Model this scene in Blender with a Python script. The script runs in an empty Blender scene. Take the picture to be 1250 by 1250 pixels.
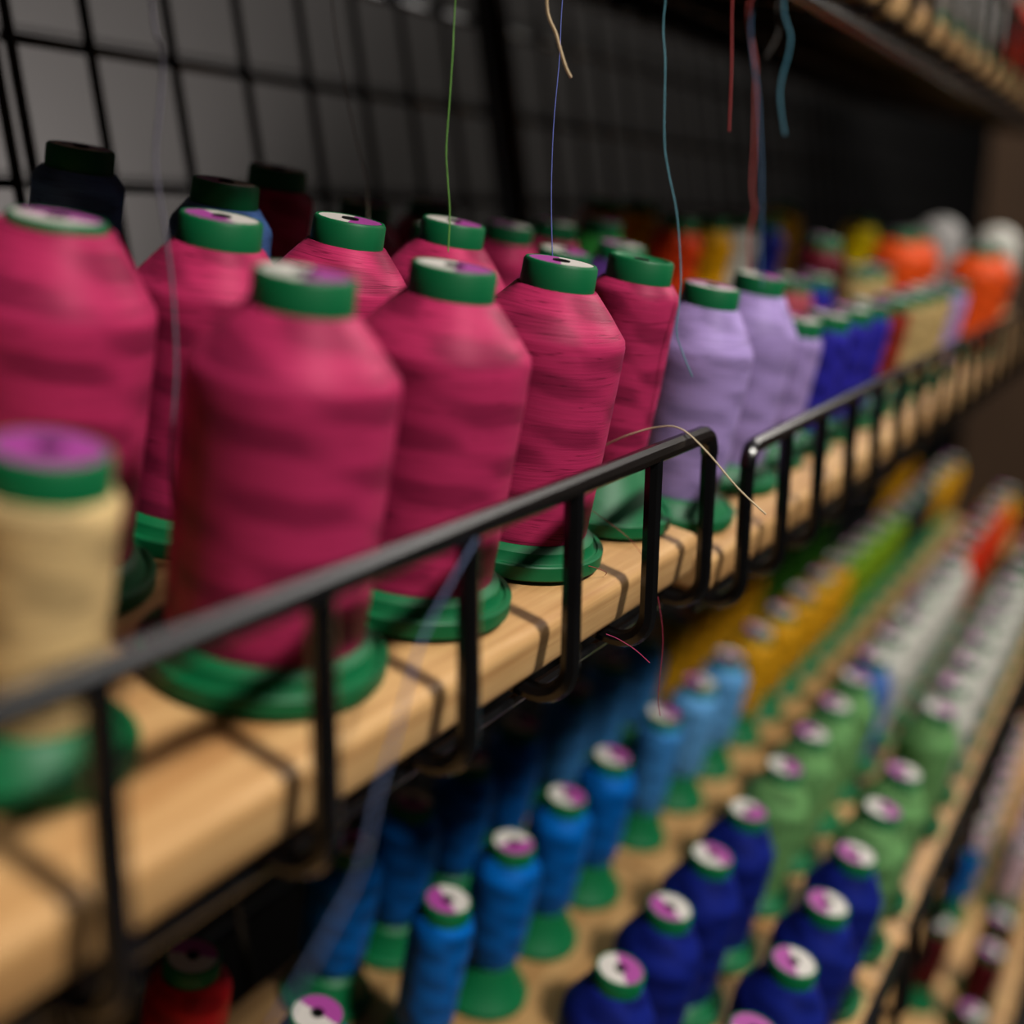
import bpy, math, random
from mathutils import Matrix, Vector
rnd = random.Random(7)
scene = bpy.context.scene
COL = scene.collection

# ------------------------------------------------------------------ camera
ALPHA = math.radians(11.6)                       # the shelves tip forward by this much
CAM = Vector((-.2095, -.1832, .1354))
yaw, pitch, roll = math.radians(60.66), math.radians(13.48), math.radians(.778)
fw = Vector((math.sin(yaw)*math.cos(pitch), math.cos(yaw)*math.cos(pitch), -math.sin(pitch)))
rt = fw.cross(Vector((0, 0, 1))).normalized(); up = rt.cross(fw)
r2 = rt*math.cos(roll) + up*math.sin(roll); u2 = -rt*math.sin(roll) + up*math.cos(roll)
cd = bpy.data.cameras.new('camera'); cam = bpy.data.objects.new('camera', cd); COL.objects.link(cam)
m = Matrix((r2, u2, -fw)).transposed().to_4x4(); m.translation = CAM
cam.matrix_world = m
cd.sensor_width = 36; cd.lens = 36*1473/1250
cd.clip_start = .01
cd.dof.use_dof = True; cd.dof.focus_distance = .457; cd.dof.aperture_fstop = 3.1
scene.camera = cam
scene.view_settings.view_transform = 'Standard'; scene.view_settings.look = 'None'
scene.view_settings.gamma = 1; scene.view_settings.exposure = 0
scene.view_settings.use_curve_mapping = False

# ------------------------------------------------------------------ world and lights
w = bpy.data.worlds.new('world'); scene.world = w; w.use_nodes = True
w.node_tree.nodes['Background'].inputs[0].default_value = (.9, .95, 1, 1)
w.node_tree.nodes['Background'].inputs[1].default_value = .013

def area(name, loc, target, size, power, col):
    l = bpy.data.lights.new(name, 'AREA'); l.shape = 'DISK'; l.size = size; l.energy = power; l.color = col
    o = bpy.data.objects.new(name, l); COL.objects.link(o); o.location = loc
    o.rotation_euler = (Vector(target)-Vector(loc)).to_track_quat('-Z', 'Y').to_euler()
    o['kind'] = 'structure'
    return o
area('ceiling_lamp', (-.20, -2.56, 3.00), (.4, 0, 0), .46, 242, (1, .95, .88))

area('wall_lamp', (2.75, -.85, 1.5), (.6, 0, 0), 1.3, 26, (1, .93, .84))

cp = area('rail_sheen_panel', (3.1, -.75, 2.75), (3.1, -.75, 0), 1.3, 26, (1, .96, .92)); cp.data.shape = 'RECTANGLE'; cp.data.size = 2.8; cp.data.size_y = 1.3; cp.data.energy = 62; cp.rotation_euler = (0, 0, 0)  # added panel out of view, gives the near rail its grey reflection
sl = bpy.data.lights.new('back_wall_fill', 'SPOT'); sl.energy = 650; sl.spot_size = math.radians(44); sl.spot_blend = 1.0; sl.shadow_soft_size = .08; sl.color = (1, .95, .92)  # added spot, no fixture there; brightens the left of the back wall
so = bpy.data.objects.new('back_wall_fill', sl); COL.objects.link(so); so.location = (.25, .55, -.35); so['kind'] = 'structure'
so.rotation_euler = (Vector((.78, 1.0, .20))-so.location).to_track_quat('-Z', 'Y').to_euler()

# ------------------------------------------------------------------ materials
def mat(name, rough=.5, spec=.5):
    m = bpy.data.materials.new(name); m.use_nodes = True
    b = m.node_tree.nodes['Principled BSDF']
    b.inputs['Roughness'].default_value = rough
    b.inputs['Specular IOR Level'].default_value = spec
    return m, m.node_tree, b
def N(nt, kind, **kw):
    n = nt.nodes.new(kind)
    for k, v in kw.items():
        if k in n.inputs: n.inputs[k].default_value = v
        else: setattr(n, k, v)
    return n
def mth(nt, op, a, b=None):
    n = nt.nodes.new('ShaderNodeMath'); n.operation = op
    for i, x in enumerate((a, b)):
        if x is None: continue
        if isinstance(x, (int, float)): n.inputs[i].default_value = x
        else: nt.links.new(x, n.inputs[i])
    return n.outputs[0]
ALB = .62
def srgb(r, g, b):
    f = lambda c: ((c/255+.055)/1.055)**2.4 if c > 10 else c/255/12.92
    k = ALB
    return (f(r)*k, f(g)*k, f(b)*k, 1)

TM = {}
def thread_mat(key, col):
    """wound thread: fine horizontal fibres, crossing bands of winding, satin shine"""
    if key in TM: return TM[key]
    m, nt, b = mat('thread_'+key, .48, .26)
    mxc = max(col[:3]); b.inputs['Specular Tint'].default_value = tuple(.25+.75*c/mxc for c in col[:3])+(1,)
    L = nt.links.new
    tc = N(nt, 'ShaderNodeTexCoord'); oi = N(nt, 'ShaderNodeObjectInfo')
    sx = N(nt, 'ShaderNodeSeparateXYZ'); L(tc.outputs['Object'], sx.inputs[0])
    ang = mth(nt, 'ARCTAN2', sx.outputs[1], sx.outputs[0])
    z = sx.outputs[2]; ph = mth(nt, 'MULTIPLY', oi.outputs['Random'], 40.)
    nz = N(nt, 'ShaderNodeTexNoise', Scale=34., Detail=2.); nz.noise_dimensions = '4D'
    L(tc.outputs['Object'], nz.inputs['Vector']); L(ph, nz.inputs['W'])
    warp = mth(nt, 'MULTIPLY', nz.outputs['Fac'], 4.5)
    zz = mth(nt, 'ADD', mth(nt, 'ADD', mth(nt, 'MULTIPLY', z, 400.), ph), warp)
    w1 = mth(nt, 'SINE', mth(nt, 'ADD', zz, mth(nt, 'MULTIPLY', ang, 3.)))
    zz2 = mth(nt, 'ADD', mth(nt, 'MULTIPLY', z, 290.), mth(nt, 'MULTIPLY', ph, 1.7))
    w2 = mth(nt, 'SINE', mth(nt, 'SUBTRACT', zz2, mth(nt, 'MULTIPLY', ang, 2.)))
    s = mth(nt, 'ADD', mth(nt, 'MULTIPLY', w1, .6), mth(nt, 'MULTIPLY', w2, .55))
    rp = N(nt, 'ShaderNodeMapRange', interpolation_type='SMOOTHSTEP', **{'From Min': -.75, 'From Max': .30}); L(s, rp.inputs[0])
    rp.inputs[3].default_value = .72 if min(col[:3]) > .10 else .60; rp.inputs[4].default_value = 1.06  # light and dark bands put the winding's sheen into the colour
    tilt = mth(nt, 'MULTIPLY', mth(nt, 'SINE', mth(nt, 'ADD', mth(nt, 'MULTIPLY', z, 140.), ang)), .0016)
    cb = N(nt, 'ShaderNodeCombineXYZ'); L(sx.outputs[0], cb.inputs[0]); L(sx.outputs[1], cb.inputs[1]); L(mth(nt, 'ADD', z, tilt), cb.inputs[2])
    mp = N(nt, 'ShaderNodeMapping'); mp.inputs['Scale'].default_value = (40, 40, 3600); L(cb.outputs[0], mp.inputs[0])
    fn = N(nt, 'ShaderNodeTexNoise', Scale=1., Detail=2.); L(mp.outputs[0], fn.inputs['Vector'])
    fr = N(nt, 'ShaderNodeMapRange', **{'From Min': .3, 'From Max': .7}); L(fn.outputs['Fac'], fr.inputs[0])
    fr.inputs[3].default_value = .74; fr.inputs[4].default_value = 1.14
    mp2 = N(nt, 'ShaderNodeMapping'); mp2.inputs['Scale'].default_value = (16, 16, 620); L(cb.outputs[0], mp2.inputs[0])
    ln = N(nt, 'ShaderNodeTexNoise', Scale=1., Detail=1.); L(mp2.outputs[0], ln.inputs['Vector'])
    dk = N(nt, 'ShaderNodeMapRange', **{'From Min': .0, 'From Max': .018}); L(mth(nt, 'ABSOLUTE', mth(nt, 'SUBTRACT', ln.outputs['Fac'], .44)), dk.inputs[0])
    dk.inputs[3].default_value = .42; dk.inputs[4].default_value = 1.
    k = mth(nt, 'MULTIPLY', mth(nt, 'MULTIPLY', rp.outputs[0], fr.outputs[0]), dk.outputs[0])
    vm = N(nt, 'ShaderNodeVectorMath', operation='SCALE'); vm.inputs[0].default_value = col[:3]
    L(k, vm.inputs['Scale']); L(vm.outputs[0], b.inputs['Base Color'])
    hgt = mth(nt, 'ADD', mth(nt, 'MULTIPLY', fn.outputs['Fac'], .8), mth(nt, 'ADD', mth(nt, 'MULTIPLY', rp.outputs[0], .2), mth(nt, 'MULTIPLY', dk.outputs[0], .8)))
    bp = N(nt, 'ShaderNodeBump', Strength=.4, Distance=.0003); L(hgt, bp.inputs['Height'])
    L(bp.outputs[0], b.inputs['Normal'])
    TM[key] = m
    return m

def plain(name, col, rough=.5, spec=.5, metal=0, noise=0, nscale=40):
    m, nt, b = mat(name, rough, spec)
    b.inputs['Metallic'].default_value = metal
    tc = N(nt, 'ShaderNodeTexCoord'); n = N(nt, 'ShaderNodeTexNoise', Scale=nscale, Detail=3.)
    nt.links.new(tc.outputs['Object'], n.inputs['Vector'])
    r = N(nt, 'ShaderNodeMapRange', **{'From Min': .3, 'From Max': .7}); nt.links.new(n.outputs['Fac'], r.inputs[0])
    r.inputs[3].default_value = 1-noise; r.inputs[4].default_value = 1+noise
    v = N(nt, 'ShaderNodeVectorMath', operation='SCALE'); v.inputs[0].default_value = col[:3]
    nt.links.new(r.outputs[0], v.inputs['Scale']); nt.links.new(v.outputs[0], b.inputs['Base Color'])
    return m
M_green = plain('green_plastic', srgb(0, 108, 61), .5, .26, 0, .05, 90)
M_black = plain('black_enamel', (.003, .003, .0033, 1), .24, .42, 0, .2, 60)
M_hole = plain('dark_core', (.004, .004, .004, 1), .7, .2)
M_wall = plain('back_wall_paint', (.0058, .0051, .0048, 1), .8, .2, 0, .06, 3)
M_brown = plain('brown_panel', (.05, .027, .014, 1), .6, .3, 0, .12, 4)
M_floor = plain('floor_dark', (.02, .018, .016, 1), .6, .3, 0, .15, 6)

def sticker_mat(all_purple=False):
    m, nt, b = mat('paper_sticker_purple' if all_purple else 'paper_sticker', .55, .3)
    tc = N(nt, 'ShaderNodeTexCoord'); sx = N(nt, 'ShaderNodeSeparateXYZ'); nt.links.new(tc.outputs['Object'], sx.inputs[0])
    a = mth(nt, 'GREATER_THAN', sx.outputs[0], -1. if all_purple else 0.0004)
    mx = N(nt, 'ShaderNodeMix', data_type='RGBA')
    mx.inputs[6].default_value = srgb(212, 206, 200); mx.inputs[7].default_value = srgb(166, 66, 152)
    nt.links.new(a, mx.inputs[0]); nt.links.new(mx.outputs[2], b.inputs['Base Color'])
    return m
M_stick = sticker_mat(); M_stickp = sticker_mat(True)

def wood_mat(name, c1, c2):
    m, nt, b = mat(name, .5, .35)
    L = nt.links.new
    tc = N(nt, 'ShaderNodeTexCoord')
    mp = N(nt, 'ShaderNodeMapping'); mp.inputs['Scale'].default_value = (2.2, 26, 60); L(tc.outputs['Object'], mp.inputs[0])
    n1 = N(nt, 'ShaderNodeTexNoise', Scale=2.2, Detail=4., Distortion=.8); L(mp.outputs[0], n1.inputs['Vector'])
    mp2 = N(nt, 'ShaderNodeMapping'); mp2.inputs['Scale'].default_value = (9, 260, 420); L(tc.outputs['Object'], mp2.inputs[0])
    n2 = N(nt, 'ShaderNodeTexNoise', Scale=1.6, Detail=3.); L(mp2.outputs[0], n2.inputs['Vector'])
    s = mth(nt, 'ADD', mth(nt, 'MULTIPLY', n1.outputs['Fac'], .75), mth(nt, 'MULTIPLY', n2.outputs['Fac'], .35))
    cr = N(nt, 'ShaderNodeValToRGB'); L(s, cr.inputs[0])
    cr.color_ramp.elements[0].position = .38; cr.color_ramp.elements[0].color = c2
    cr.color_ramp.elements[1].position = .68; cr.color_ramp.elements[1].color = c1
    L(cr.outputs[0], b.inputs['Base Color'])
    bp = N(nt, 'ShaderNodeBump', Strength=.15, Distance=.0005); L(n2.outputs['Fac'], bp.inputs['Height']); L(bp.outputs[0], b.inputs['Normal'])
    return m
M_wood = wood_mat('pine_board', srgb(229, 183, 123), srgb(184, 132, 78))

# ------------------------------------------------------------------ mesh helpers
def mesh(name, V, F, m, smooth=True):
    me = bpy.data.meshes.new(name); me.from_pydata(V, [], F); me.materials.append(m)
    if smooth: me.polygons.foreach_set('use_smooth', [True]*len(me.polygons))
    me.update()
    if smooth: me.set_sharp_from_angle(angle=math.radians(34))
    return me
def lathe(prof, n, close_top=False, close_bot=False):
    V, F = [], []
    for r, z in prof:
        for i in range(n):
            a = 2*math.pi*i/n; V.append((r*math.cos(a), r*math.sin(a), z))
    for j in range(len(prof)-1):
        for i in range(n):
            k = (i+1) % n
            F.append((j*n+i, j*n+k, (j+1)*n+k, (j+1)*n+i))
    if close_bot: F.append(tuple(range(n-1, -1, -1)))
    if close_top: F.append(tuple((len(prof)-1)*n+i for i in range(n)))
    return V, F
def tube(paths, r, n=8):
    V, F = [], []
    for P in paths:
        P = [Vector(p) for p in P]; b0 = len(V); ref = None
        for i, p in enumerate(P):
            t = (P[min(i+1, len(P)-1)]-P[max(i-1, 0)]).normalized()
            if ref is None:
                ref = t.cross(Vector((0, 0, 1))) if abs(t.z) < .9 else t.cross(Vector((1, 0, 0)))
            a = (ref-t*ref.dot(t)).normalized(); ref = a; c = t.cross(a)
            for k in range(n):
                q = 2*math.pi*k/n
                V.append(tuple(p+a*r*math.cos(q)+c*r*math.sin(q)))
        for i in range(len(P)-1):
            for k in range(n):
                F.append((b0+i*n+k, b0+i*n+(k+1) % n, b0+(i+1)*n+(k+1) % n, b0+(i+1)*n+k))
        F.append(tuple(b0+k for k in range(n-1, -1, -1))); e = b0+(len(P)-1)*n
        F.append(tuple(e+k for k in range(n)))
    return V, F
def obj(name, me, parent=None, **kw):
    o = bpy.data.objects.new(name, me); COL.objects.link(o)
    if parent: o.parent = parent
    for k, v in kw.items(): o[k] = v
    return o
def arc(c, a0, a1, r, ex, ez, n=5):
    return [Vector(c)+Vector(ex)*r*math.cos(a0+(a1-a0)*i/n)+Vector(ez)*r*math.sin(a0+(a1-a0)*i/n) for i in range(n+1)]
def box(x0, x1, y0, y1, z0, z1):
    V = [(x, y, z) for x in (x0, x1) for y in (y0, y1) for z in (z0, z1)]
    return V, [(0, 1, 3, 2), (4, 6, 7, 5), (0, 4, 5, 1), (2, 3, 7, 6), (0, 2, 6, 4), (1, 5, 7, 3)]
sS = Vector((0, math.cos(ALPHA), math.sin(ALPHA))); nS = Vector((0, -math.sin(ALPHA), math.cos(ALPHA)))

# ------------------------------------------------------------------ setting
V, F = box(-3, 6, -4, 3, -1.45, -1.4); obj('floor', mesh('floor', V, F, M_floor, False), kind='structure')
V, F = box(-3, 14, 1.02, 1.1, -1.4, 3.2); wb = obj('wall_back', mesh('wall_back', V, F, M_hole, False), kind='structure')
V, F = box(-3, 14, 1.0, 1.02, 0, .150); pm = mesh('plank', V, F, M_wall, False)
for k in range(29):
    o = obj('plank', pm, wb); o.location.z = -1.4+.158*k
V, F = box(3.0, 3.1, -2.2, .31, -1.4, 1.25); obj('wall_right', mesh('wall_right', V, F, M_brown, False), kind='structure')

# ------------------------------------------------------------------ shelves: board + wire shelf front, per bay
TH = .0205
class Bay:
    def __init__(s, o, slope=0., depth=.335): s.o = Vector(o); s.sl = slope; s.depth = depth
    def pt(s, x, d, n): return Vector((x, s.o.y, s.o.z+s.sl*(x-s.o.x))) + sS*d + nS*n
    def rot(s): return (ALPHA, -math.atan(s.sl), 0)

def board(bay, x0, x1, label):
    r = .0045
    DEPTH = bay.depth
    prof = []                                     # (depth, height) outline, rounded at the front
    for cy, cz, a0 in ((r, -r, math.pi/2), (r, -TH+r, math.pi)):
        for i in range(6):
            a = a0+i*math.pi/2/5; prof.append((cy+r*math.cos(a), cz+r*math.sin(a)))
    prof += [(DEPTH, -TH), (DEPTH, 0)]
    n = len(prof); V = []; e = .004
    L = x1-x0
    for x, q in ((0, e), (e*.3, e*.3), (e, 0), (L-e, 0), (L-e*.3, e*.3), (L, e)):   # eased ends
        for d, h in prof:
            dd = d + q if d < DEPTH/2 else d
            hh = h - q if h > -TH/2 else h + q
            V.append((x, dd, hh))
    F = [tuple(range(n)), tuple(5*n+i for i in range(n-1, -1, -1))]
    for s in range(5):
        for i in range(n):
            k = (i+1) % n; F.append((s*n+i, (s+1)*n+i, (s+1)*n+k, s*n+k))
    o = obj('shelf_board', mesh('shelf_board', V, F, M_wood, False), label=label, category='shelf')
    o.data.polygons.foreach_set('use_smooth', [len(p.vertices) == 4 for p in o.data.polygons])
    o.location = bay.pt(x0, 0, 0); o.rotation_euler = bay.rot()
    return o

def wire_front(bay, xs, label, xl=None, xr=None, first_bend=True, last_bend=True, rail=.051, under=True):
    """coated wire shelf lip: top rail bent down into its end posts, posts that turn in under the board"""
    R = .0036
    root = bpy.data.objects.new('wire_shelf_front', None); COL.objects.link(root)
    root.location = bay.pt(xs[0], 0, 0); root['label'] = label; root['category'] = 'shelf fence'
    o0 = root.location
    def loc(p): return Vector(p)-o0
    def z0(x): return bay.o.z+bay.sl*(x-bay.o.x)
    yf = bay.o.y-.010; br = .009
    def foot(x):
        c = Vector((x, yf+.012, z0(x)-.0125))
        p = [Vector((x, yf, z0(x)-.0125))]
        p += arc(c, math.pi, math.pi*1.5+ALPHA, .012, (0, 1, 0), (0, 0, 1), 6)[1:]
        p.append(bay.pt(x, bay.depth-.012, -TH-.0044))
        return p
    zt = lambda x: z0(x)+rail
    a, b = xs[0], xs[-1]
    path = []
    if first_bend: path += arc((a+br, yf, zt(a)-br), math.pi, math.pi/2, br, (1, 0, 0), (0, 0, 1))
    else: path.append(Vector((a, yf, zt(a))))
    if last_bend: path += arc((b-br, yf, zt(b)-br), math.pi/2, 0, br, (1, 0, 0), (0, 0, 1))
    else: path.append(Vector((b, yf, zt(b))))
    V, F = tube([[loc(p) for p in path]], R*1.08, 10); obj('top_rail', mesh('top_rail', V, F, M_black), root)
    for i, x in enumerate(xs):
        t = zt(x)-(br if (i == 0 and first_bend) or (i == len(xs)-1 and last_bend) else .001)
        p = [Vector((x, yf, t))]+foot(x)
        V, F = tube([[loc(q) for q in p]], R, 8); obj('post', mesh('post', V, F, M_black), root)
    if under:
        for d in (.0055, bay.depth*.5, bay.depth-.025):
            V, F = tube([[loc(bay.pt(a-.004, d, -TH-.0104)), loc(bay.pt(b+.004, d, -TH-.0104))]], .002, 6)
            obj('bottom_wire', mesh('bottom_wire', V, F, M_black), root)
    return root

B1 = Bay((0, 0, 0)); B2 = Bay((.337, 0, -.0145), .012)
C1 = Bay((0, -.051, -.3877), 0, .325); C2 = Bay((.58, -.051, -.3897), .002, .325)
D1 = Bay((0, -.092, -.77), 0, .285); U1 = Bay((0, .026, .297))
board(B1, -.62, .293, 'pine shelf board carrying the large pink spools, nearest board on the upper rack level')
board(B2, .306, 1.75, 'pine shelf board carrying the lilac and orange spools, right of the fence gap')
board(C1, -.62, .5745, 'pine shelf board under the red spool and the nearest blue spools, lower left')
board(C2, .580, 1.93, 'long pine shelf board under the mustard, lime and white spools on the middle level')
board(D1, .55, 2.1, 'pine shelf board at bottom right with maroon and pale pink spools')
board(U1, -.62, 2.0, 'pine shelf board overhead at the top right corner, under grey and red spools')
wire_front(B1, [-.202, -.131, -.0607, .0069, .0741, .1409, .208, .2677],
           'black wire fence in front of the big pink spools, ending before the nearest lilac one', first_bend=False)
wire_front(B2, [.3195, .379, .4429]+[.5102+.0665*k for k in range(19)],
           'black wire fence starting right of the gap and running away to the right')
wire_front(C1, [-.16+.0715*k for k in range(11)], 'black wire fence of the middle shelf below the nearest pink spools', first_bend=False)
wire_front(C2, [.590+.069*k for k in range(20)], 'black wire fence running diagonally at lower right beside the navy and green spools')
wire_front(D1, [.6+.069*k for k in range(21)], 'black wire fence of the lowest shelf at the bottom right corner')
wire_front(U1, [-.408+.069*k for k in range(35)], 'black wire fence of the overhead shelf at top right')
V, F = tube([[(-1.3, 0, 0), (1.3, 0, 0)]], .004, 8)
lip = obj('brace_bar', mesh('brace_bar', V, F, M_black), label='dark brace bar running below the overhead shelf at top right', category='bar')
lip.location = (.70, .028, .257)

# ------------------------------------------------------------------ gridwall behind the shelves
def gy(z): return .34+math.tan(math.radians(9))*z
def grid(xs, z0, z1, zs, label, thick=()):
    root = bpy.data.objects.new('wire_grid', None); COL.objects.link(root); root.location = (xs[0], gy(z0), z0)
    root['label'] = label; root['category'] = 'wire grid'; o0 = root.location
    vm = {}
    for x in xs:
        r = .0032
        key = r
        if key not in vm:
            V, F = tube([[(0, 0, 0), (0, gy(z1)-gy(z0), z1-z0)]], r, 6); vm[key] = mesh('vertical_wire', V, F, M_black)
        o = obj('vertical_wire', vm[key], root); o.location = (x-xs[0], 0, 0)
    for z in zs:
        if not z0 <= z <= z1: continue
        L = xs[-1]-xs[0]
        if 'h' not in vm:
            V, F = tube([[(0, 0, 0), (L, 0, 0)]], .0032, 6); vm['h'] = mesh('horizontal_wire', V, F, M_black)
        o = obj('horizontal_wire', vm['h'], root); o.location = (0, gy(z)-gy(z0)+.0055, z-z0)
    return root
zs = [.152+.0748*k for k in range(-15, 8)]
grid([-.40+.0632*k for k in range(11)], -.95, .66, zs, 'black wire grid panel at the far left edge behind the nearest pink spools')
grid([.2435, .297, .361, .425, .49, .5535, .615, .678, .735], -.95, .66, zs, 'black wire grid panel behind the pink spools, left of the thick upright')
grid([.785+.0632*k for k in range(19)], -.95, .66, zs, 'black wire grid panel behind the orange and yellow spools, right of the thick upright')
for x, lab in ((.76, 'thick black upright tube between two grid panels, top centre'), (.215, 'thick black upright tube at the lower left behind the red spool')):
    z0, z1 = (-1.4, .66) if x > .5 else (-1.4, .1)
    V, F = tube([[(0, 0, 0), (0, gy(z1)-gy(z0), z1-z0)]], .011, 16)
    foot = [(r, z) for r, z in ((.0, 0), (.02, 0), (.02, .006), (.012, .012))]
    V2, F2 = lathe(foot[1:], 16, True, True); k = len(V); V += V2; F += [tuple(i+k for i in f) for f in F2]
    o = obj('grid_upright', mesh('grid_upright', V, F, M_black), label=lab, category='upright')
    o.location = (x, gy(z0)+(.0 if x > .5 else .022), z0)

# ------------------------------------------------------------------ thread spools
RC = .0139
TYPES = {  # height, base radius, thread profile (r, z)
 'king':  dict(H=.1135, rb=.0364, body=[(.0286, .0115), (.0290, .030), (.0293, .052), (.0295, .074), (.0294, .0860), (.0288, .0884), (.0220, .0966), (.0152, .1040)]),
 'lilac': dict(H=.1140, rb=.0350, body=[(.0240, .0130), (.0258, .030), (.0264, .055), (.0268, .074), (.0268, .0835), (.0262, .0858), (.0208, .0952), (.0152, .1046)]),
 'second': dict(H=.112, rb=.0340, body=[(.0264, .0115), (.0268, .030), (.0272, .052), (.0275, .074), (.0275, .0862), (.0270, .0882), (.0210, .0958), (.0152, .1026)]),
 'brim':  dict(H=.112, rb=.0365, body=[(.0284, .0115), (.0290, .030), (.0294, .052), (.0296, .074), (.0296, .0860), (.0290, .0888), (.0222, .0998), (.0160, .1095)]),
 'slim':  dict(H=.1135, rb=.0355, body=[(.0162, .0260), (.0182, .034), (.0190, .060), (.0188, .085), (.0190, .0978), (.0182, .1004), (.0152, .1041)]),
 'navy':  dict(H=.112, rb=.0350, body=[(.0242, .0125), (.0254, .030), (.0260, .055), (.0263, .072), (.0262, .0815), (.0256, .0838), (.0205, .0932), (.0152, .1026)]),
 'cone':  dict(H=.112, rb=.0265, body=[(.0150, .0270), (.0172, .032), (.0180, .060), (.0182, .085), (.0180, .0970), (.0172, .0995), (.0150, .1026)]),
 'full':  dict(H=.112, rb=.0275, body=[(.0165, .0260), (.0196, .033), (.0210, .060), (.0214, .085), (.0212, .0930), (.0204, .0952), (.0150, .1026)]),
 'tall':  dict(H=.112, rb=.0300, body=[(.0165, .0270), (.0196, .034), (.0210, .060), (.0214, .085), (.0212, .0930), (.0204, .0952), (.0150, .1026)]),
 'mini':  dict(H=.088, rb=.0240, body=[(.0150, .0130), (.0164, .018), (.0170, .045), (.0170, .070), (.0164, .0755), (.0150, .0786)]),
 'jar':   dict(H=.078, rb=.0255, body=[(.0150, .0130), (.0158, .018), (.0160, .040), (.0162, .060), (.0166, .0660), (.0150, .0688)]),
 'dome':  dict(H=.128, rb=.0350, body=[(.0280, .0165), (.0300, .040), (.0306, .080), (.0300, .0930), (.0278, .1050), (.0238, .1150), (.0180, .1215), (.0105, .1262), (.0040, .1280)]),
}
MC = {}
def spool_meshes(kind, ckey, col, seg, flat=False):
    t = TYPES[kind]; H = t['H']; rb = t['rb']; cb = t['body'][-1][1]-.0006
    k = (kind, seg)
    if k not in MC:
        br, bz = t['body'][0]
        base = [(rb-.0006, 0), (rb, .0006), (rb, .0056), (rb-.0005, .0061), (rb-.0022, .0061), (rb-.0027, .0053), (rb-.0034, .0053),
                (rb-.0040, .0060), (br+.0030, bz-.0022), (br+.0008, bz-.0004), (br-.002, bz+.0006), (br-.004, bz+.0008)]
        if kind in ('tall', 'cone'):                    # plain flared foot
            base = [(rb-.0006, 0), (rb, .0006), (rb, .0040), (rb-.0008, .0052), (rb-.004, .0085), (br+.0040, bz-.008), (br+.0012, bz-.0004), (br-.002, bz+.0006), (br-.004, bz+.0008)]
        V, F = lathe(base, seg, True, True); bm = mesh('base', V, F, M_green)
        rc = RC
        if flat:
            cap = [(rc-.001, cb), (rc+.0002, cb+.0006), (rc, H-.0010), (rc-.0007, H), (rc-.0020, H+.0001), (rc-.0030, H-.0010), (.0035, H-.0012), (.0034, H-.010)]
        else:
            cap = [(rc-.001, cb), (rc+.0002, cb+.0006), (rc, H-.0010), (rc-.0007, H), (rc-.0016, H+.0001), (rc-.0018, H-.0004), (.0034, H-.0004), (.0033, H-.010)]
        V, F = lathe(cap, seg, True, True); cm = mesh('cap', V, F, M_green)
        V, F = lathe([(rc-.0016, 0), (rc-.0018, .0003), (.0032, .0003)], seg); sm = mesh('sticker', V, F, M_stick, False)
        V, F = lathe([(.0033, -.0095), (.00325, .0004), (.0026, .0002), (.0024, -.009)], 16, True, True); hm = mesh('core_hole', V, F, M_hole)
        MC[k] = (bm, cm, sm, hm)
    k2 = (kind, ckey, seg)
    if k2 not in MC:
        pr = t['body']; fine = []
        for i in range(len(pr)-1):                 # Catmull-like refinement
            for s in range(2):
                u = s/2
                p0, p1, p2, p3 = pr[max(i-1, 0)], pr[i], pr[i+1], pr[min(i+2, len(pr)-1)]
                f = lambda a, b, c, d: b+(c-b)*u
                fine.append((f(p0[0], p1[0], p2[0], p3[0]), f(p0[1], p1[1], p2[1], p3[1])))
        fine.append(pr[-1])
        V, F = lathe(fine, seg, True, True); MC[k2] = mesh('thread', V, F, thread_mat(ckey, col))
    return MC[k2], MC[k]

COLS = dict(pink=srgb(198, 50, 102), lilac=srgb(186, 160, 226), cream=srgb(240, 206, 146), denim=srgb(92, 132, 206), green=srgb(70, 190, 80),
  purple=srgb(98, 62, 142), orange=srgb(255, 92, 30), vermilion=srgb(232, 70, 24), yellow=srgb(236, 170, 10), lemon=srgb(255, 226, 10),
  white=srgb(222, 220, 210), navy=srgb(24, 38, 132), cobalt=srgb(52, 48, 178), maroon=srgb(92, 20, 34), rose=srgb(214, 98, 112),
  beige=srgb(214, 182, 122), brick=srgb(160, 52, 40), red=srgb(196, 26, 34), royal=srgb(0, 104, 196), azure=srgb(66, 142, 214),
  sky=srgb(106, 176, 238), mustard=srgb(236, 170, 28), lime=srgb(132, 172, 34), black=srgb(26, 26, 32), leaf=srgb(116, 170, 104),
  forest=srgb(40, 92, 24), blue=srgb(84, 122, 196), grey=srgb(176, 174, 172), scarlet=srgb(226, 52, 24), pale=srgb(240, 206, 216), plum=srgb(86, 18, 26))
SHOWN = dict(denim='denim blue', royal='bright royal blue', sky='sky blue', azure='mid blue', leaf='leaf green', forest='dark green', pale='pale pink',
  plum='dark plum', scarlet='scarlet red', cobalt='violet blue', lemon='lemon yellow', vermilion='orange red', rose='dusty pink', blue='light blue', brick='brick red')
ORD = ['first', 'second', 'third', 'fourth', 'fifth', 'sixth', 'seventh', 'eighth', 'ninth', 'tenth', 'eleventh', 'twelfth', 'thirteenth', 'fourteenth', 'fifteenth', 'sixteenth', 'seventeenth', 'eighteenth', 'nineteenth', 'twentieth']
labels = set(); spools = []
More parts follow.
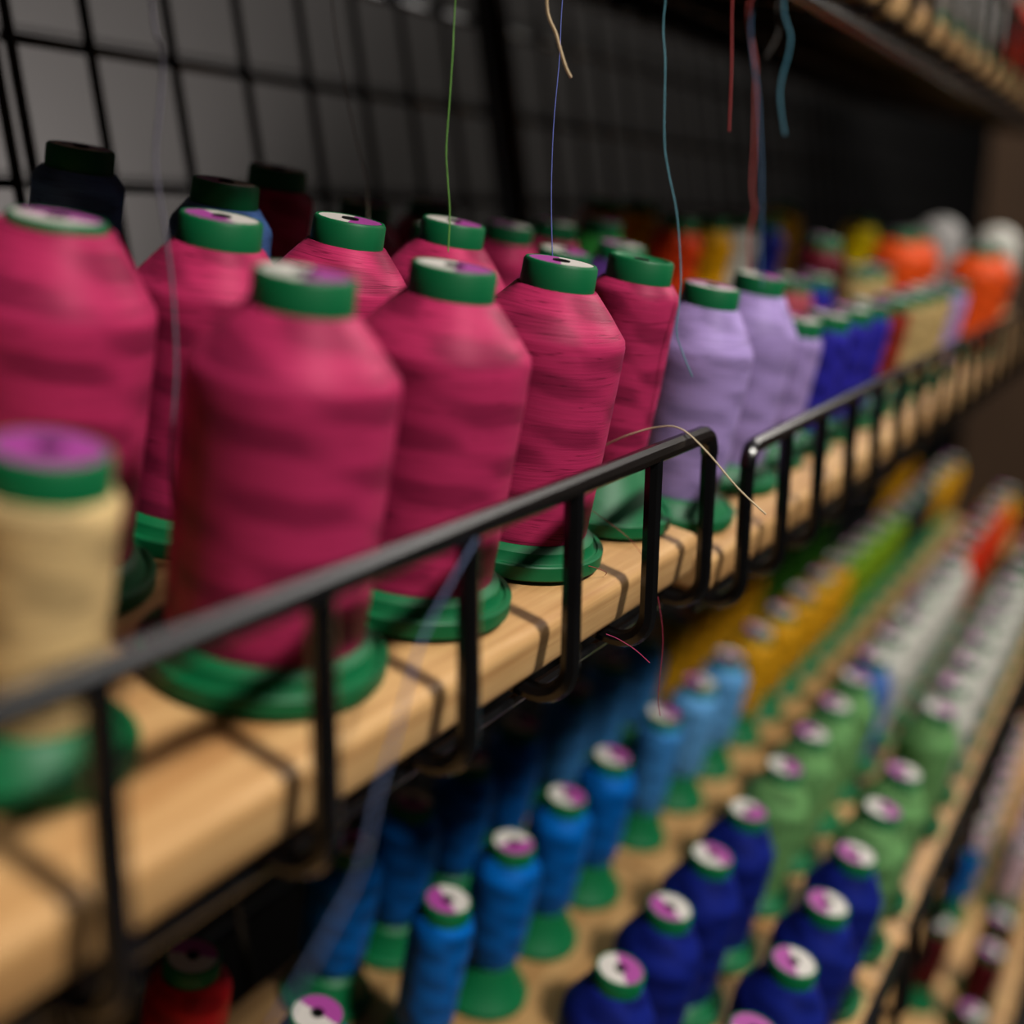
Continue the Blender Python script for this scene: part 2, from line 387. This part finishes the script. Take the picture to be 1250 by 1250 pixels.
def spool(bay, x, s, col, kind, label=None, group=None, turn=None, flat=False, sm=None, near=False, back=0.):
    seg = 64 if near else (40 if x < .7 else 28)
    tm, (bm, cm, stm, hm) = spool_meshes(kind + ('' if not flat else ''), col, COLS[col], seg + (1 if flat else 0), flat)
    r = bpy.data.objects.new('thread_spool', None); COL.objects.link(r)
    r.empty_display_size = .02
    r.location = bay.pt(x, s, .0002 + TYPES[kind]['rb']*math.sin(math.radians(back))); r.rotation_euler = bay.rot(); r.rotation_euler.x -= math.radians(back)     # a spool may stand a touch crooked
    obj('base', bm, r); obj('thread', tm, r)
    if kind != 'dome': obj('cap', cm, r)
    H = TYPES[kind]['H']
    if kind == 'dome': pass
    elif not flat:
        st = obj('sticker', stm, r); st.location = (0, 0, H-.0004)
        st.rotation_euler[2] = math.radians(rnd.choice((-60, 120, 30, 200, 75, -20, 150)) if turn is None else turn)
        if sm: st.material_slots[0].link = 'OBJECT'; st.material_slots[0].material = sm
        h = obj('core_hole', hm, r); h.location = (0, 0, H)
    else:
        h = obj('core_hole', hm, r); h.location = (0, 0, H-.0008)
    r['category'] = 'thread spool'
    if label:
        assert label not in labels, label
        labels.add(label); r['label'] = label
    if group: r['group'] = group
    spools.append((r, bay.pt(x, s, 0), TYPES[kind]['rb']))
    return r
def run(bay, items, s, where, group, kind, prefix=''):
    """a row of spools; each label counts within its own colour from the left"""
    cnt = {}
    for it in items: cnt[it[1]] = cnt.get(it[1], 0)+1
    seen = {}
    for it in items:
        x, c = it[0], it[1]; ss = it[2] if len(it) > 2 and it[2] is not None else s
        k = it[3] if len(it) > 3 else kind; tn = it[4] if len(it) > 4 else None
        i = seen.get(c, 0); seen[c] = i+1; nm = SHOWN.get(c, c)
        lab = ('the only ' + nm + ' thread spool' if cnt[c] == 1 else ORD[i] + ' ' + nm + ' thread spool from the left') + ', ' + where
        spool(bay, x, ss, c, k, lab, group, tn)

# upper rack level, first bay: the big pink spools
g = 'big pink thread spools on the upper rack level'
spool(B1, .0462, .0450, 'pink', 'king', 'largest pink thread spool in front, out of focus, right behind the fence', g, -60, near=True, back=1.5)
spool(B1, .1200, .0450, 'pink', 'king', 'pink thread spool second from the left behind the fence, right of the largest one', g, -60, near=True, back=1.5)
spool(B1, .1945, .0455, 'pink', 'king', 'sharply focused wide pink thread spool, left of the slim pink one', g, 120, near=True, back=1.5)
spool(B1, .2675, .0450, 'pink', 'slim', 'slim pink thread spool with plain green cap and tall base, beside the lilac ones', g, flat=True, near=True, back=1.5)
spool(B1, .0330, .1270, 'pink', 'brim', 'pink thread spool at the left edge, behind the cream spool', g, 30, near=True)
spool(B1, .1040, .1310, 'pink', 'second', 'shaded pink thread spool in the second row, left behind the largest one', g, 160, near=True)
spool(B1, .1735, .1300, 'pink', 'second', 'pink thread spool in the second row with cap seen between two front pink spools', g, -60, near=True)
spool(B1, .2450, .1280, 'pink', 'second', 'pink thread spool in the second row behind the left shoulder of the focused one', g, -60, near=True)
spool(B1, -.0330, .0490, 'cream', 'jar', 'cream thread spool with purple sticker at the left edge, before the pink ones', None, 20, sm=M_stickp, near=True)
spool(B1, .1600, .2620, 'denim', 'slim', 'denim blue thread spool with dark cap at the upper left against the grid', 'denim blue spools at the back')
spool(B1, .1830, .2020, 'denim', 'full', 'denim blue thread spool mostly hidden behind the shaded pink one', 'denim blue spools at the back')
g = 'pink thread spools in the dark back rows'
spool(B1, .2600, .2400, 'pink', 'slim', 'dark pink thread spool in the back, right of the hidden denim blue one', g)
spool(B2, .3400, .2460, 'pink', 'full', 'dark pink back spool, cap left of the pale hanging thread', g)
spool(B2, .3250, .1870, 'pink', 'full', 'pink thread spool with dark cap seen between two second row caps', g)
spool(B2, .4120, .2500, 'pink', 'full', 'dark pink back spool just left of the green hanging thread', g)
spool(B2, .4020, .1900, 'pink', 'full', 'pink thread spool with dark cap right behind the green hanging thread', g)
spool(B2, .4660, .1950, 'pink', 'full', 'wide dark pink back spool just left of the bright green one', g)
spool(B2, .5440, .2000, 'green', 'full', 'bright green thread spool with dark cap, right of the blue hanging thread', None)
spool(B2, .3580, .1310, 'purple', 'navy', 'purple thread spool behind the focused pink one, white and purple sticker', 'purple thread spools', -60)
spool(B2, .4420, .1370, 'purple', 'navy', 'purple thread spool behind the slim pink one, only cap and shoulder showing', 'purple thread spools', 90)

# upper rack level, second bay
g = 'lilac thread spools at the fence gap'
spool(B2, .3490, .0430, 'lilac', 'lilac', 'nearest lilac thread spool, right of the slim pink one and behind the fence corner', g, 30, back=1.5)
spool(B2, .4370, .0480, 'lilac', 'lilac', 'lilac thread spool second in line, red hanging thread ending on its cap', g, -60, back=1.5)
spool(B2, .5080, .0430, 'lilac', 'mini', 'short lilac thread spool right of the two large lilac ones', g, 60)
W = 'front row of the upper level'
g = 'small thread spools along the upper fence'
run(B2, [(.5620, 'cobalt'), (.6180, 'cobalt'), (.6740, 'cobalt'), (.7400, 'brick'), (.8050, 'beige'), (.8600, 'beige'), (.9150, 'beige'), (.9900, 'lilac')], .040, W, g, 'mini')
run(B2, [(1.170, 'orange'), (1.250, 'orange'), (1.340, 'yellow', .05, 'mini')], .050, 'front row of the upper level', 'large orange thread spools', 'king')
run(B2, [(.700, 'rose'), (.7620, 'cobalt'), (.905, 'beige'), (.965, 'beige')], .106, 'second row of the upper level', 'small thread spools in the second row', 'mini')
spool(B2, .8340, .1260, 'maroon', 'full', 'tall maroon thread spool standing between the two yellow ones', None)
run(B2, [(1.130, 'orange'), (1.212, 'orange')], .125, 'second row of the upper level', 'large orange thread spools', 'king')
run(B2, [(1.340, 'grey', .125), (1.420, 'white', .070)], .12, 'domed and behind the orange ones', 'domed spools without caps', 'dome')
g = 'tall thread spools in the back rows of the upper level'
run(B2, [(.700, 'vermilion'), (.772, 'yellow'), (.832, 'white'), (.915, 'navy')], .206, 'third row of the upper level', g, 'full')
run(B2, [(.700, 'vermilion'), (.770, 'yellow'), (1.180, 'lemon'), (1.26, 'lemon', .2)], .272, 'rearmost row of the upper level', g, 'full')

# middle rack level: four rows
def seqx(x0, n, d=.0715): return [x0+d*k for k in range(n)]
CB = lambda x: C1 if x < .577 else C2
def rows(items, s, where, group, kind):
    # split over both boards but count colours along the whole row
    cnt = {}
    for it in items: cnt[it[1]] = cnt.get(it[1], 0)+1
    seen = {}
    for it in items:
        x, c = it[0], it[1]; k = it[2] if len(it) > 2 and it[2] else kind; tn = it[3] if len(it) > 3 else None
        i = seen.get(c, 0); seen[c] = i+1; nm = SHOWN.get(c, c)
        lab = ('the only ' if cnt[c] == 1 else ORD[i] + ' nearest ') + nm + ' thread spool, ' + where
        bay = CB(x)
        spool(bay, x, s-.0113, c, k, lab, group % nm, tn)
X1 = seqx(.328, 22)
del X1[6]; X1[6] = .8285
c1 = ['navy']*4+['leaf']*3+['white']*7+['forest']*2+['red']*3+['orange']*2
X1[1:4] = [.398, .468, .538]; X1[4] = .6160; X1[5] = .6865
rows([(x, c, None, t) for x, c, t in zip(X1, c1, [30, 120, 110, 130]+[None]*18)], .057, 'front row of the middle shelf', '%s spools in the front row of the middle shelf', 'navy')
X2 = seqx(.321, 21)
c2 = ['navy']*4+['leaf']*4+['blue']+['white']*6+['scarlet']*4+['orange', 'yellow']
X2[1:4] = [.3910, .4610, .5315]; X2[4] = .6165; X2[5:8] = [.6875, .7580, .8290]
rows([(x, c, None, t) for x, c, t in zip(X2, c2, [-50, 150, -30, -100]+[None]*18)], .1315, 'second row of the middle shelf', '%s spools in the second row of the middle shelf', 'navy')
X3 = [.187, .303, .378, .450, .522, .618, .696, .770]+seqx(.850, 15)
c3 = ['royal']*5+['azure', 'sky', 'sky']+['mustard']*5+['lime']*4+['black']*3+['yellow']*3
k3 = ['cone', 'cone', 'tall', 'tall', 'tall', 'cone']+['tall']*20
rows([(x, c, k, t) for x, c, k, t in zip(X3, c3, k3, [0, 150, -120, -40, -30, -30, 120]+[None]*20)], .232, 'third row of the middle shelf', '%s spools in the third row of the middle shelf', 'full')
X4 = [.176, .306, .370, .440, .510]+[.600+.0715*k for k in range(18)]
c4 = ['red']+['royal']*4+['azure']*3+['mustard']*4+['forest']*4+['black']*4+['yellow']*3
rows([(x, c, 'full') for i, (x, c) in enumerate(zip(X4, c4))], .302 if True else 0, 'rear row of the middle shelf', '%s spools in the rear row of the middle shelf', 'full')

# lowest shelf, bottom right
g = 'thread spools on the lowest shelf'
run(D1, [(.982, 'plum'), (1.109, 'plum'), (1.184, 'plum'), (1.390, 'pale'), (1.452, 'pale'), (1.514, 'pale'), (1.576, 'pale')], .047, 'front row of the lowest shelf', g, 'cone')
run(D1, [(1.116, 'plum'), (1.330, 'royal'), (1.405, 'pale'), (1.467, 'pale'), (1.529, 'pale'), (1.591, 'pale'), (1.653, 'pale'), (1.715, 'pale'), (1.777, 'pale')], .105, 'second row of the lowest shelf', g, 'cone')

# overhead shelf, top right
run(U1, [(1.06, 'grey'), (1.13, 'grey'), (1.20, 'grey'), (1.27, 'grey'), (1.34, 'grey'), (1.41, 'maroon'), (1.48, 'scarlet'), (1.55, 'scarlet'), (1.62, 'scarlet'), (1.69, 'scarlet')], .060,
    'front row of the overhead shelf', 'thread spools on the overhead shelf', 'full')
run(U1, [(1.41, 'scarlet'), (1.485, 'scarlet'), (1.56, 'scarlet')], .135, 'second row of the overhead shelf', 'thread spools on the overhead shelf', 'king')

# ------------------------------------------------------------------ loose threads
def cat(P, n=6):
    P = [Vector(p) for p in P]; out = []
    for i in range(len(P)-1):
        a, b, c, d = P[max(i-1, 0)], P[i], P[i+1], P[min(i+2, len(P)-1)]
        for s in range(n):
            u = s/n; out.append(.5*((2*b)+(c-a)*u+(2*a-5*b+4*c-d)*u*u+(-a+3*b-3*c+d)*u**3))
    out.append(P[-1]); return out
def loose(P, r, col, label, cat_='thread'):
    m = plain('loose_thread_fibre', col, .6, .3, 0, .1, 400)
    o0 = Vector(P[-1]); V, F = tube([[p-o0 for p in cat(P)]], r, 6)
    o = obj('loose_thread', mesh('loose_thread', V, F, m), label=label, category='thread'); o.location = o0
    return o
loose([(.0745, .104, .288), (.0727, .1012, .1986), (.0714, .0965, .1844), (.0677, .095, .1677), (.0637, .0939, .1511), (.061, .0884, .1297), (.0582, .084, .1107), (.0542, .0806, .0894), (.0486, .079, .0656), (.0456, .0756, .0478)],
      .0005, srgb(84, 80, 98), 'blurred pale grey thread hanging in front at the upper left')
loose([(.274, .192, .31), (.2707, .1864, .2348), (.266, .1766, .1979), (.2633, .1671, .1684), (.2625, .1622, .1555), (.2591, .1586, .136)], .0003, srgb(150, 140, 120), 'pale beige thread dropping onto a cap in the second pink row')
loose([(.186, .060, .280), (.1809, .0622, .2123), (.1771, .0608, .1953), (.1731, .0596, .1782), (.169, .0584, .1612), (.1672, .0568, .1512), (.165, .0544, .1385), (.161, .0525, .125)], .00028, srgb(92, 150, 50), 'thin green thread hanging at top centre')
loose([(.2320, .0405, .272), (.2239, .0415, .2188), (.2187, .0396, .1963), (.2128, .0384, .1722), (.2075, .0361, .1482), (.2034, .0331, .1272), (.2025, .0321, .1225)], .00022, srgb(96, 110, 190), 'thin blue thread hanging down to the focused pink spool')
loose([(.199, .019, .305), (.1985, .024, .255), (.1976, .0341, .2156), (.1962, .0291, .2), (.1956, .0252, .1901), (.1958, .0229, .1859)], .0006, srgb(196, 168, 128), 'short tan thread end at top centre crossing the blue one')
loose([(.295, 0.018, .306), (.2878, .0265, .2276), (.282, .0231, .1996), (.2758, .0196, .1699), (.274, .0164, .1567), (.2723, .0113, .1402), (.2685, .0068, .1171), (.2655, .0057, .1039), (.2626, .0051, .0924), (.2622, .002, .0841), (.2622, -.0029, .0743)],
      .0003, srgb(90, 150, 165), 'long teal thread hanging in front of the lilac spools')
loose([(.330, 0.014, .306), (.3218, .01, .2317), (.3157, .0065, .2025), (.3097, .0039, .175)], .00045, srgb(150, 40, 40), 'short red thread end hanging left of the long red one')
loose([(.455, 0.019, .306), (.4493, .0459, .254), (.4432, .0393, .2182), (.4353, .0348, .1801), (.4295, .0326, .1548), (.428, .0301, .1442), (.4235, .0308, .1294), (.4201, .0282, .1117)], .0005, srgb(190, 70, 66), 'long red thread hanging down to the second lilac spool')
loose([(.436, 0.019, .306), (.4279, .0372, .2442), (.4203, .0288, .1992), (.4128, .022, .1583), (.4021, .0151, .1051)], .0003, srgb(90, 130, 170), 'pale blue thread hanging alongside the long red one')
loose([(.445, 0.019, .306), (.437, .0241, .2506), (.4342, .0182, .2281), (.4265, .0198, .2035), (.4232, .0147, .181)], .0006, srgb(70, 130, 150), 'thick teal thread end hanging at the upper right')
loose([(.481, 0.019, .306), (.4779, .039, .258), (.4733, .0376, .2383), (.4673, .0418, .2252)], .0004, srgb(100, 96, 92), 'grey thread end hanging beside the thick teal one')
loose([(.2381, .026, .0457), (.2349, .0137, .0519), (.2364, .0018, .0562), (.2361, -.0089, .0568), (.2351, -.0206, .0490), (.234, -.0344, .0363), (.2327, -.0469, .0274)], .00036, srgb(226, 206, 170), 'stiff cream thread arching over the fence rail by the gap')
loose([(.189, -.0011, -.0166), (.1909, -.0054, -.0184), (.1932, -.0114, -.0222), (.195, -.0169, -.027)], .00013, srgb(206, 60, 120), 'short pink thread end sticking out below the board')
loose([(.2194, -.0092, -.0084), (.2181, -.0119, -.0185), (.2164, -.0134, -.028), (.2132, -.0139, -.0407), (.2113, -.0144, -.0486), (.2105, -.016, -.0546)], .00016, srgb(150, 40, 66), 'fine crimson thread hanging below the board to a blue spool')
loose([(.0715, -.0140, .049), (.0558, -.0150, .0397), (.0347, -.0192, .0291), (.0118, -.0273, .0148), (-.0001, -.031, .0069), (-.013, -.0351, -.0055), (-.0265, -.0362, -.0141), (-.0428, -.0347, -.0275)], .0005, srgb(78, 92, 128),
      'blurred pale blue thread trailing from the rail across the front at lower left')
def on(u, s, h): return B1.pt(u, s, h)
loose([on(.1776, .0239, .0092), on(.1828, .0158, .0082), on(.1915, .0090, .0066), on(.2006, .0060, .0030), on(.2030, .0070, .0006)], .00013, srgb(170, 50, 60), 'fine red thread lying on the green base of the focused spool')
loose([on(.2223, .0263, .0172), on(.2286, .0174, .0117), on(.2313, .0101, .0075), on(.2356, .0049, .0015)], .00013, srgb(170, 50, 60), 'fine red thread lying over the base of the slim pink spool')
